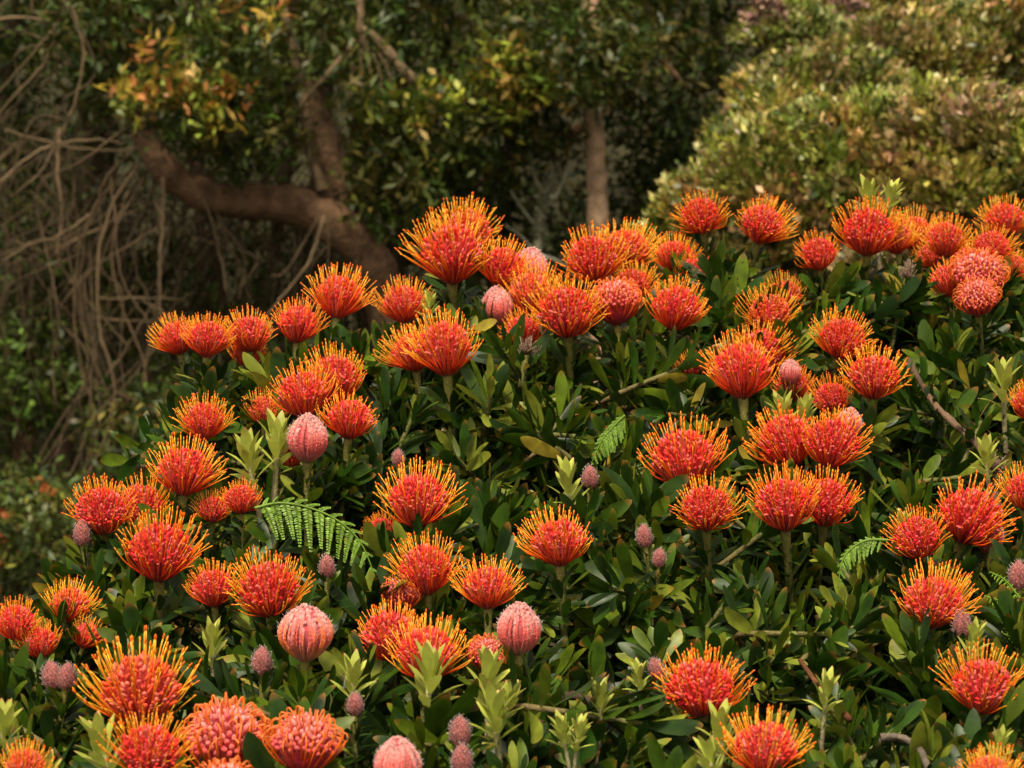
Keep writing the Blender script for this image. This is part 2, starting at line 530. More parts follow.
for (cx, cy, rx, ry, d, n) in lobes:
    cx, rx = (cx + 8, rx * .88) if cx < 860 else (cx, rx)
    m = MB()
    rd = rx / FPX * d * .8
    nb = max(8, int(n / 26))                  # each mound is a heap of rounded leaf heads
    v0 = unit(RNG.normal(0, 1, (nb * 2, 3)) + np.array([0, -.55, .45]))[:nb]
    C = px(cx, cy, d) + np.stack([v0[:, 0] * rx / FPX * d, v0[:, 1] * rd, v0[:, 2] * ry / FPX * d], -1) * RNG.uniform(.80, 1.04, (nb, 1))
    rb = RNG.uniform(.09, .17, nb)
    per = 9
    nt_ = (60 * (rb / .12) ** 2).astype(int)
    idx = np.repeat(np.arange(nb), nt_)
    k = len(idx)
    u = unit(RNG.normal(0, 1, (k, 3)) + v0[idx] * .8 + np.array([0, 0, .35]))
    P = C[idx] + u * (rb[idx] * RNG.uniform(.72, 1.05, k))[:, None] * np.array([1.2, 1.15, .75])
    ax = unit(u * .8 + np.array([0, 0, .6]))
    D = unit(ax[:, None] + RNG.normal(0, .42, (k, per, 3)))
    N = unit(u[:, None] + RNG.normal(0, .6, (k, per, 3)))
    tint = RNG.uniform(.75, 1.2, (nb, 1)) * (1 + RNG.normal(0, .12, (nb, 3)))
    c = np.asarray(HC)[RNG.integers(0, 6, k)][:, None] * tint[idx][:, None] * RNG.uniform(.6, 1.3, (k, per, 1))
    leaves(m, (P[:, None] + RNG.normal(0, .018, (k, per, 3))).reshape(-1, 3), D.reshape(-1, 3), N.reshape(-1, 3),
           .037 * RNG.uniform(.7, 1.3, k * per), .019 * RNG.uniform(.7, 1.3, k * per), c.reshape(-1, 3), None, None, None, 'lite', .25)
    put('leaf_mound', m.mesh('leaf_mound', M_HEDGE), hb)
m = MB()
for k in range(60):
    x, y = RNG.uniform(760, 1060), RNG.uniform(110, 300)
    limb(m, [(900, 460, .6), ((900 + x) / 2 + RNG.normal(0, 30), 330, .5), (x, y, .4)], 9.1, .03, .008, BRK * .8, 10, 5)
put('branches', m.mesh('branches', M_TWIG), hb)
m = MB()
for (cx, cy) in [(762, 8), (752, 16), (775, 12), (768, 0)]:
    sprays(m, blob(cx, cy, 9, 7, 9.7, .05, 12), .03, 6, .03, .022, [rgb(.30, .19, .15), rgb(.22, .13, .10)])
put('seed_cluster', m.mesh('seed_cluster', M_TWIG), hb)
m = MB()
for (cx, cy) in [(840, -2), (852, 6)]:
    sprays(m, blob(cx, cy, 9, 7, 9.7, .05, 12), .03, 6, .03, .022, [rgb(.30, .19, .15), rgb(.22, .13, .10)])
put('seed_cluster', m.mesh('seed_cluster', M_TWIG), hb)

# ------------------------------------------------------------------ pincushion flowers: prototypes
D0 = .12                                     # width of an open bloom in metres
GA = math.pi * (3 - math.sqrt(5))


def bez(p0, p1, p2, p3, n):
    t = np.linspace(0, 1, n)[:, None]
    return (1 - t) ** 3 * p0 + 3 * (1 - t) ** 2 * t * p1 + 3 * (1 - t) * t * t * p2 + t ** 3 * p3


def rz(a, r, z):
    return np.array([r * math.cos(a), r * math.sin(a), z])


def ramp(t, stops):
    t = np.asarray(t)
    xs = [s[0] for s in stops]
    return np.stack([np.interp(t, xs, [s[1][k] for s in stops]) for k in range(3)], -1)


STYLE_COL = {
    'r': [(0, (.62, .025, .015)), (.40, (.92, .085, .018)), (.62, (.95, .16, .015)), (.82, (.97, .32, .02)), (1, (.98, .46, .04))],
    'o': [(0, (.62, .025, .012)), (.38, (.93, .11, .016)), (.58, (.96, .22, .013)), (.78, (.98, .42, .025)), (1, (.98, .56, .055))],
    'y': [(0, (.66, .030, .010)), (.34, (.92, .13, .018)), (.54, (.96, .30, .015)), (.75, (.98, .48, .03)), (1, (.98, .60, .06))],
}
KNOB_COL = {'r': rgb(.80, .030, .030), 'o': rgb(.80, .034, .026), 'y': rgb(.84, .09, .026)}


def make_open(kind, seed):
    g = np.random.default_rng(seed)
    st, tp, co = MB(), MB(), MB()
    spread = {'r': .94, 'o': 1.0, 'y': 1.02}[kind]
    bias = g.normal(0, .035, 3) * np.array([1, 1, .4])
    wob = g.uniform(0, 6.28, 2)
    n = 104
    for i in range(n):
        cz = 1 - (i + .5) / n * 1.08
        phi = math.acos(cz) + g.normal(0, .05)
        phi = min(max(phi, .02), 1.68)
        a = i * GA + g.normal(0, .12)
        Rr = .515 * spread * g.uniform(.86, 1.07)
        s, c = math.sin(phi), math.cos(phi)
        p0 = rz(a, .085 * s, .05 + .10 * c)
        tip = rz(a + g.normal(0, .09), Rr * s * (1.07 if phi > 1.0 else 1.0), .39 + Rr * .95 * c + g.normal(0, .015)) * (1 + .05 * math.sin(2 * a + wob[0]) * s) + bias
        if g.random() < .05:
            tip = tip + g.normal(0, .02, 3)
        a0 = min(phi * .80 + .08, 1.10)
        a1 = phi * g.uniform(.10, .80) + (.22 * g.random() if phi > 1.0 else 0)
        p1 = p0 + .26 * rz(a, math.sin(a0), math.cos(a0))
        p2 = tip - .19 * rz(a, math.sin(a1), math.cos(a1))
        pts = bez(p0, p1, p2, tip, 9) * D0
        sh = g.uniform(.88, 1.1)
        cc = ramp(np.linspace(0, 1, 9), STYLE_COL[kind]) * sh
        st.tube(pts, np.linspace(.0096, .0058, 9) * D0, 4, np.clip(cc, 0, 1))
        d = unit(pts[-1] - pts[-2])
        tc = np.array([.90, .20, .012]) if g.random() < .6 else np.array([.93, .40, .03])
        tp.tube([pts[-1] - d * .004 * D0, pts[-1] + d * .015 * D0, pts[-1] + d * .035 * D0, pts[-1] + d * .05 * D0],
                np.array([.0058, .0098, .0090, .0035]) * D0, 5, tc * g.uniform(.85, 1.1))
    n = 210
    for i in range(n):                       # curled perianth segments of the cushion
        cz = 1 - (i + .5) / n * 1.04
        phi = max(math.acos(cz) + g.normal(0, .04), .01)
        a = i * GA + 1.3 + g.normal(0, .08)
        s, c = math.sin(phi), math.cos(phi)
        rad = .345 * g.uniform(.90, 1.06)
        p0 = rz(a, .085 * s, .04 + .08 * c)
        kn = rz(a, rad * s, .335 + rad * .98 * c)
        a0 = min(phi * .85 + .08, 1.12)
        p1 = p0 + .14 * rz(a, math.sin(a0), math.cos(a0))
        p2 = kn - .11 * rz(a, math.sin(phi * .5), math.cos(phi * .5))
        pts = bez(p0, p1, p2, kn, 6) * D0
        kc = KNOB_COL[kind] * g.uniform(.7, 1.25)
        if g.random() < .30:
            kc = kc * .5 + rgb(.80, .28, .24) * .5
        cc = ramp(np.linspace(0, 1, 6), [(0, (.55, .02, .012)), (.5, (.92, .10, .02)), (1, tuple(kc))]) * g.uniform(.85, 1.1)
        co.tube(pts, np.linspace(.011, .0145, 6) * D0, 4, np.clip(cc, 0, 1), cap=False)
        ax = rz(a, math.sin(phi * .6), math.cos(phi * .6)) + g.normal(0, .25, 3)
        co.ball(kn * D0, (.0175 * D0 * g.uniform(.75, 1.25), .040 * D0 * g.uniform(.7, 1.35)), np.clip(kc, 0, 1), 6, 3, ax)
    th = np.linspace(0, math.pi, 9)
    prof = [(0.02, .0)] + [(.265 * math.sin(t), .32 - .25 * math.cos(t)) for t in th[2:]]
    for j in range(len(prof) - 1):
        (r0, z0), (r1, z1) = prof[j], prof[j + 1]
        an = np.arange(14) * 2 * math.pi / 14
        v = [[r0 * math.cos(x), r0 * math.sin(x), z0] for x in an] + [[r1 * math.cos(x), r1 * math.sin(x), z1] for x in an]
        co.add(np.array(v) * D0, [[k, (k + 1) % 14, 14 + (k + 1) % 14, 14 + k] for k in range(14)], None, (.36, .012, .02))
    collar(co, g)
    return dict(core=co.mesh('flower_core', M_CORE), styles=st.mesh('styles', M_STYLE), tips=tp.mesh('pollen_tips', M_STYLE))


def collar(mb, g, r=.085, z=.05, k=26):
    """small dark bracts under the head"""
    a = np.arange(k) * GA
    zz = np.linspace(-.02, .10, k)
    P = np.stack([np.cos(a) * (r * .55 + .3 * (zz + .02)), np.sin(a) * (r * .55 + .3 * (zz + .02)), zz], -1) * D0
    O = np.stack([np.cos(a), np.sin(a), np.zeros(k)], -1)
    D = unit(O * .75 + np.array([0, 0, .8]))
    N = unit(-O * .8 + np.array([0, 0, .75]))
    c = np.array([.16, .045, .03]) * g.uniform(.7, 1.4, (k, 1))
    leaves(mb, P, D, N, .10 * D0, .06 * D0, c, None, None, None, 'lance', .2)


def make_loop(seed):
    """half open: the styles still bowed, their ends caught in the pale crown"""
    g = np.random.default_rng(seed)
    st, co = MB(), MB()
    n = 84
    for i in range(n):
        cz = 1 - (i + .5) / n * 1.05
        phi = max(math.acos(cz) + g.normal(0, .04), .02)
        a = i * GA + g.normal(0, .08)
        s, c = math.sin(phi), math.cos(phi)
        p0 = rz(a, .08 * s, .09 + .07 * c)
        big = .46 * g.uniform(.88, 1.06)
        mid = rz(a, big * s, .34 + big * c * .95)
        e = phi * g.uniform(.66, .86)
        end = rz(a + g.normal(0, .14), .355 * math.sin(e), .34 + .37 * math.cos(e))
        a0 = min(phi + .1, 1.5)
        A = bez(p0, p0 + .2 * rz(a, math.sin(a0), math.cos(a0)), mid - .15 * rz(a, math.sin(phi * .5), math.cos(phi * .5)), mid, 7)
        B = bez(mid, mid + .11 * rz(a, math.sin(phi * .4 - .2), math.cos(phi * .4 - .2)), end + .10 * rz(a, math.sin(e), math.cos(e)), end, 7)
        pts = np.concatenate([A, B[1:]]) * D0
        t = np.linspace(0, 1, 13)
        cc = ramp(t, [(0, (.52, .03, .02)), (.25, (.84, .10, .012)), (.5, (.94, .24, .025)), (.75, (.92, .26, .06)), (1, (.84, .30, .18))]) * g.uniform(.85, 1.1)
        st.tube(pts, np.linspace(.0115, .0080, 13) * D0, 4, np.clip(cc, 0, 1))
    n = 170
    for i in range(n):
        cz = 1 - (i + .5) / n * 1.0
        phi = max(math.acos(cz), .01)
        a = i * GA + 2.0
        s, c = math.sin(phi), math.cos(phi)
        kn = rz(a, .35 * s, .33 + .365 * c) * g.uniform(.96, 1.03)
        p0 = rz(a, .085 * s, .09 + .05 * c)
        pale = max(0.12, c) ** .6 * g.uniform(.3, 1.1)
        kc = rgb(.80, .06, .06) * (1 - pale * .8) + rgb(.85, .42, .38) * pale * .8
        pts = bez(p0, p0 + .16 * rz(a, math.sin(min(phi + .1, 1.5)), math.cos(min(phi + .1, 1.5))), kn - .12 * rz(a, math.sin(phi * .7), math.cos(phi * .7)), kn, 6) * D0
        co.tube(pts, np.linspace(.013, .019, 6) * D0, 4, ramp(np.linspace(0, 1, 6), [(0, (.42, .02, .02)), (1, tuple(kc))]), cap=False)
        co.ball(kn * D0, (.030 * D0, .050 * D0), kc, 6, 3, rz(a, s * .7, c + .3) + g.normal(0, .25, 3))
    co.ball(np.array([0, 0, .34]) * D0, (.31 * D0, .31 * D0), (.36, .015, .03), 14, 8)
    collar(co, g)
    return dict(core=co.mesh('flower_core', M_CORE), styles=st.mesh('styles', M_STYLE))


def make_bud(seed, warm):
    """closed rosy bud: bowed ribs below, pale woolly tips gathered at the crown"""
    g = np.random.default_rng(seed)
    ri, co = MB(), MB()
    Rm, H = (.352 if warm else .300), .80

    def shp(t):                              # radius along the height
        return Rm * (np.sin(np.pi * np.clip(t, 0, 1) ** (1.04 if warm else .92)) ** .70)
    k = 92
    for i in range(k):
        a = i * GA + g.normal(0, .04)
        t1 = g.uniform(.62, .93)
        t = np.linspace(.03, t1, 11)
        aa = a + g.normal(0, .10) * np.sin(t * 3)
        out = g.uniform(.95, 1.05)
        r = shp(t) * out
        pts = np.stack([r * np.cos(aa), r * np.sin(aa), t * H], -1) * D0
        if warm and g.random() < .55:
            st = [(0, (.40, .10, .02)), (.25, (.86, .28, .02)), (.6, (.86, .15, .02)), (1, (.74, .16, .10))]
        else:
            lo = (.70, .14, .06) if warm else (.56, .12, .09)
            st = [(0, (.30, .06, .02)), (.2, lo), (.5, (.62, .07, .055)), (.8, (.60, .11, .09)), (1, (.58, .20, .18))]
        cc = ramp(t / t1, st) * g.uniform(.8, 1.15)
        wv = g.uniform(.7, 1.15)
        ri.tube(pts, wv * np.array([.010, .013, .015, .017, .019, .020, .020, .021, .022, .023, .018]) * D0, 5, np.clip(cc, 0, 1))
        d = unit(pts[-1] - pts[-3])
        kc = rgb(.62, .25, .23) * g.uniform(.6, 1.15)
        co.ball(pts[-1] + d * .012 * D0, (.026 * D0 * wv, .044 * D0), kc, 7, 4, d)
        for h in range(4):                   # stray hairs
            v = unit(np.array([math.cos(aa[-1]), math.sin(aa[-1]), .5]) + g.normal(0, .6, 3))
            q0 = pts[-1 - h % 4] + g.normal(0, .012, 3) * D0
            co.tube([q0, q0 + v * .035 * D0, q0 + v * .055 * D0 + np.array([0, 0, .012 * D0])], np.array([.0022, .0016, .0008]) * D0, 3, rgb(.85, .68, .64))
    for i in range(46):
        t = .99 - .26 * (i / 46)
        a = i * GA + .4
        r = shp(np.array(t)) * .97
        p = np.array([r * math.cos(a), r * math.sin(a), t * H - .01]) + g.normal(0, .008, 3)
        co.ball(p * D0, (.027 * D0, .042 * D0), rgb(.60, .26, .23) * g.uniform(.6, 1.15), 7, 4, np.array([math.cos(a) * .4, math.sin(a) * .4, 1.0]) + g.normal(0, .2, 3))
    t = np.linspace(0.02, .985, 12)
    pr = shp(t) * .93
    an = np.arange(16) * 2 * math.pi / 16
    V = np.stack([pr[:, None] * np.cos(an), pr[:, None] * np.sin(an), np.repeat(t[:, None] * H, 16, 1)], -1) * D0
    q = [[j * 16 + x, j * 16 + (x + 1) % 16, (j + 1) * 16 + (x + 1) % 16, (j + 1) * 16 + x] for j in range(11) for x in range(16)]
    co.add(V.reshape(-1, 3), q, None, (.46, .06, .07))
    collar(co, g)
    return dict(core=co.mesh('bud_core', M_BUD), styles=ri.mesh('folded_styles', M_BUD))


def make_small_bud(seed):
    """young scaly bud"""
    g = np.random.default_rng(seed)
    co = MB()
    H, Rm = .052, .017
    n = 120
    i = np.arange(n)
    t = i / n
    a = i * GA
    r = Rm * np.sin(np.pi * (.14 + .82 * t)) ** .6
    P = np.stack([r * np.cos(a), r * np.sin(a), t * H * .9], -1)
    O = np.stack([np.cos(a), np.sin(a), np.zeros(n)], -1)
    lean = (.75 - .95 * t)[:, None]
    D = unit(O * lean + np.array([0, 0, 1.0]))
    N = unit(O + np.array([0, 0, -.3]))
    c = rgb(.32, .085, .075) * g.uniform(.65, 1.3, (n, 1)) + rgb(.04, .02, .02) * g.random((n, 1))
    leaves(co, P + O * .001, D, N, .0145, .0075, c * .8, rgb(.58, .34, .31), 1.0, -.25, 'lance', .3)
    for j in range(130):
        k = g.integers(0, n)
        v = unit(D[k] + O[k] * .8 + g.normal(0, .4, 3))
        q0 = P[k] + D[k] * .012
        co.tube([q0, q0 + v * .003, q0 + v * .0055], [.00022, .00018, .0001], 3, rgb(.75, .58, .55))
    co.ball((0, 0, H * .48), (Rm * .92, H * .47), (.20, .07, .06), 10, 6)
    return dict(core=co.mesh('bud_scales', M_BUD))


def make_dried(seed):
    """spent head: shrivelled brown remains"""
    g = np.random.default_rng(seed)
    co = MB()
    for i in range(70):
        a = i * GA
        phi = g.uniform(0, 1.9)
        e = rz(a, .024 * math.sin(phi) * g.uniform(.5, 1.2), .022 + .02 * math.cos(phi) * g.uniform(.6, 1.2))
        co.tube(curve([(0, 0, .008), e * .6 + g.normal(0, .004, 3), e + g.normal(0, .005, 3)], 6), np.linspace(.0018, .0007, 6), 4, rgb(.15, .10, .07) * g.uniform(.5, 1.9))
    co.ball((0, 0, .02), (.013, .016), (.10, .06, .04), 8, 5)
    return dict(core=co.mesh('bud_scales', M_TWIG))


def stem_arrays(g, length, n, L, el0=28, el1=68, top=.02):
    """positions and directions of leaves round a stem that runs down -Z"""
    s = top + (length - top) * (np.arange(n) / n) ** 1.1
    a = np.arange(n) * GA + g.uniform(0, 6)
    el = np.radians(np.interp(s, [top, length], [el0, el1]) + g.normal(0, 15, n))
    O = np.stack([np.cos(a), np.sin(a), np.zeros(n)], -1)
    Z = np.array([0, 0, 1.0])
    D = np.cos(el)[:, None] * Z + np.sin(el)[:, None] * O
    N = np.sin(el)[:, None] * Z - np.cos(el)[:, None] * O + g.normal(0, .25, (n, 3))
    P = O * .005 + np.stack([np.zeros(n), np.zeros(n), -s], -1)
    l = L * g.uniform(.72, 1.2, n) * np.interp(np.arange(n), [0, 9, n], [.5, 1, 1])
    return P, D, N, l


LEAFC = [rgb(.011, .036, .003), rgb(.018, .048, .003), rgb(.030, .066, .004), rgb(.010, .028, .005), rgb(.072, .112, .006)]


def leafcol(g, n, fresh=.0):
    c = np.asarray(LEAFC)[g.integers(0, 5, n)] * g.uniform(.75, 1.3, (n, 1))
    k = g.random(n)
    c[k < .07 + fresh] = rgb(.16, .19, .02)
    c[k < .012] = rgb(.24, .19, .02)
    return c


def make_stem(seed, top=.024):
    g = np.random.default_rng(seed)
    le, sm = MB(), MB()
    ln = .26
    n = 34
    P, D, N, l = stem_arrays(g, .20, n, .066, 42, 88, top)
    leaves(le, P, D, N, l, l * g.uniform(.20, .33, n), leafcol(g, n), rgb(.30, .10, .02), g.uniform(.1, .85, n) * (g.random(n) < .7), g.uniform(-.25, .15, n))
    z = np.linspace(.005, -ln, 9)
    b = g.uniform(-.02, .02, 2)
    t = (z / ln) ** 2
    pts = np.stack([b[0] * t, b[1] * t, z], -1)
    cc = ramp(-z / ln, [(0, (.16, .14, .03)), (.3, (.12, .13, .03)), (1, (.09, .055, .025))])
    sm.tube(pts, np.interp(z, [-ln, -.03, 0], [.0055, .0065, .0085]), 8, cc)
    return dict(leaves=le.mesh('leaves', M_LEAF), stem=sm.mesh('stem', M_STEM))


def make_shoot(seed, tall):
    """fresh upright shoot of lime leaves with rosy tips"""
    g = np.random.default_rng(seed)
    inn, out, sm = MB(), MB(), MB()
    for mb, n, L, e0, e1, s0, s1 in ((inn, 8, .046 * tall, 6, 22, 0, .014), (out, 9, .042 * tall, 22, 62, .014, .042)):
        s = np.linspace(s0, s1, n)
        a = np.arange(n) * GA + g.uniform(0, 6)
        el = np.radians(np.linspace(e0, e1, n) + g.normal(0, 5, n))
        O = np.stack([np.cos(a), np.sin(a), np.zeros(n)], -1)
        Z = np.array([0, 0, 1.0])
        D = np.cos(el)[:, None] * Z + np.sin(el)[:, None] * O
        N = np.sin(el)[:, None] * Z - np.cos(el)[:, None] * O
        P = O * .004 + np.stack([0 * s, 0 * s, -s], -1)
        l = L * g.uniform(.85, 1.12, n)
        c = rgb(.38, .42, .07) * g.uniform(.75, 1.25, (n, 1))
        leaves(mb, P, D, N, l, l * .34, c, rgb(.66, .28, .16), g.uniform(.5, 1, n), g.uniform(-.25, .05, n), 'lance', .3)
    z = np.linspace(0, -.16, 8)
    sm.tube(np.stack([0 * z, .01 * (z / .16) ** 2, z], -1), np.linspace(.004, .0045, 8), 6,
            ramp(-z / .16, [(0, (.30, .28, .12)), (.5, (.22, .19, .10)), (1, (.12, .08, .05))]))
    n = 15
    P, D, N, l = stem_arrays(g, .15, n, .022, 25, 70, .035)
    c = rgb(.16, .17, .05) * g.uniform(.6, 1.2, (n, 1))
    leaves(sm, P, D, N, l, l * .2, c, rgb(.35, .16, .08), .5, None, 'lance', .2)
    return dict(inn=inn.mesh('inner_leaves', M_YOUNG), out=out.mesh('outer_leaves', M_YOUNG), stem=sm.mesh('stem', M_STEM))


OPEN = {k: [make_open(k, 100 + 10 * j + 'roy'.index(k)) for j in range(6)] for k in 'roy'}
LOOP = [make_loop(s) for s in (41, 42, 43)]
BUD = [make_bud(51, True), make_bud(52, False)]
SBUD = [make_small_bud(s) for s in (61, 62)]
DRIED = make_dried(65)
STEMS = [make_stem(s) for s in range(70, 78)]
BSTEMS = [make_stem(s, .012) for s in range(90, 95)]
SHOOT = [make_shoot(s, t) for s, t in ((81, 1.0), (82, 1.1), (83, .9))]


def surf(y):
    """how far away the face of the shrub is at that height in the photo"""
    return 2.75 + 1.6 * (768 - y) / 558


def axis(lean, tilt):
    l, t = R(lean), R(tilt)
    return unit(math.sin(l) * RGT + math.cos(l) * math.cos(t) * UPV - math.sin(t) * FWD)


def seat(o, base, ax, scale, spin):
    q = Vector((0, 0, 1)).rotation_difference(Vector(ax))
    o.rotation_mode = 'QUATERNION'
    q2 = q @ Matrix.Rotation(spin, 3, 'Z').to_quaternion()
    o.rotation_quaternion = q2
    o.location = base
    o.scale = (scale,) * 3


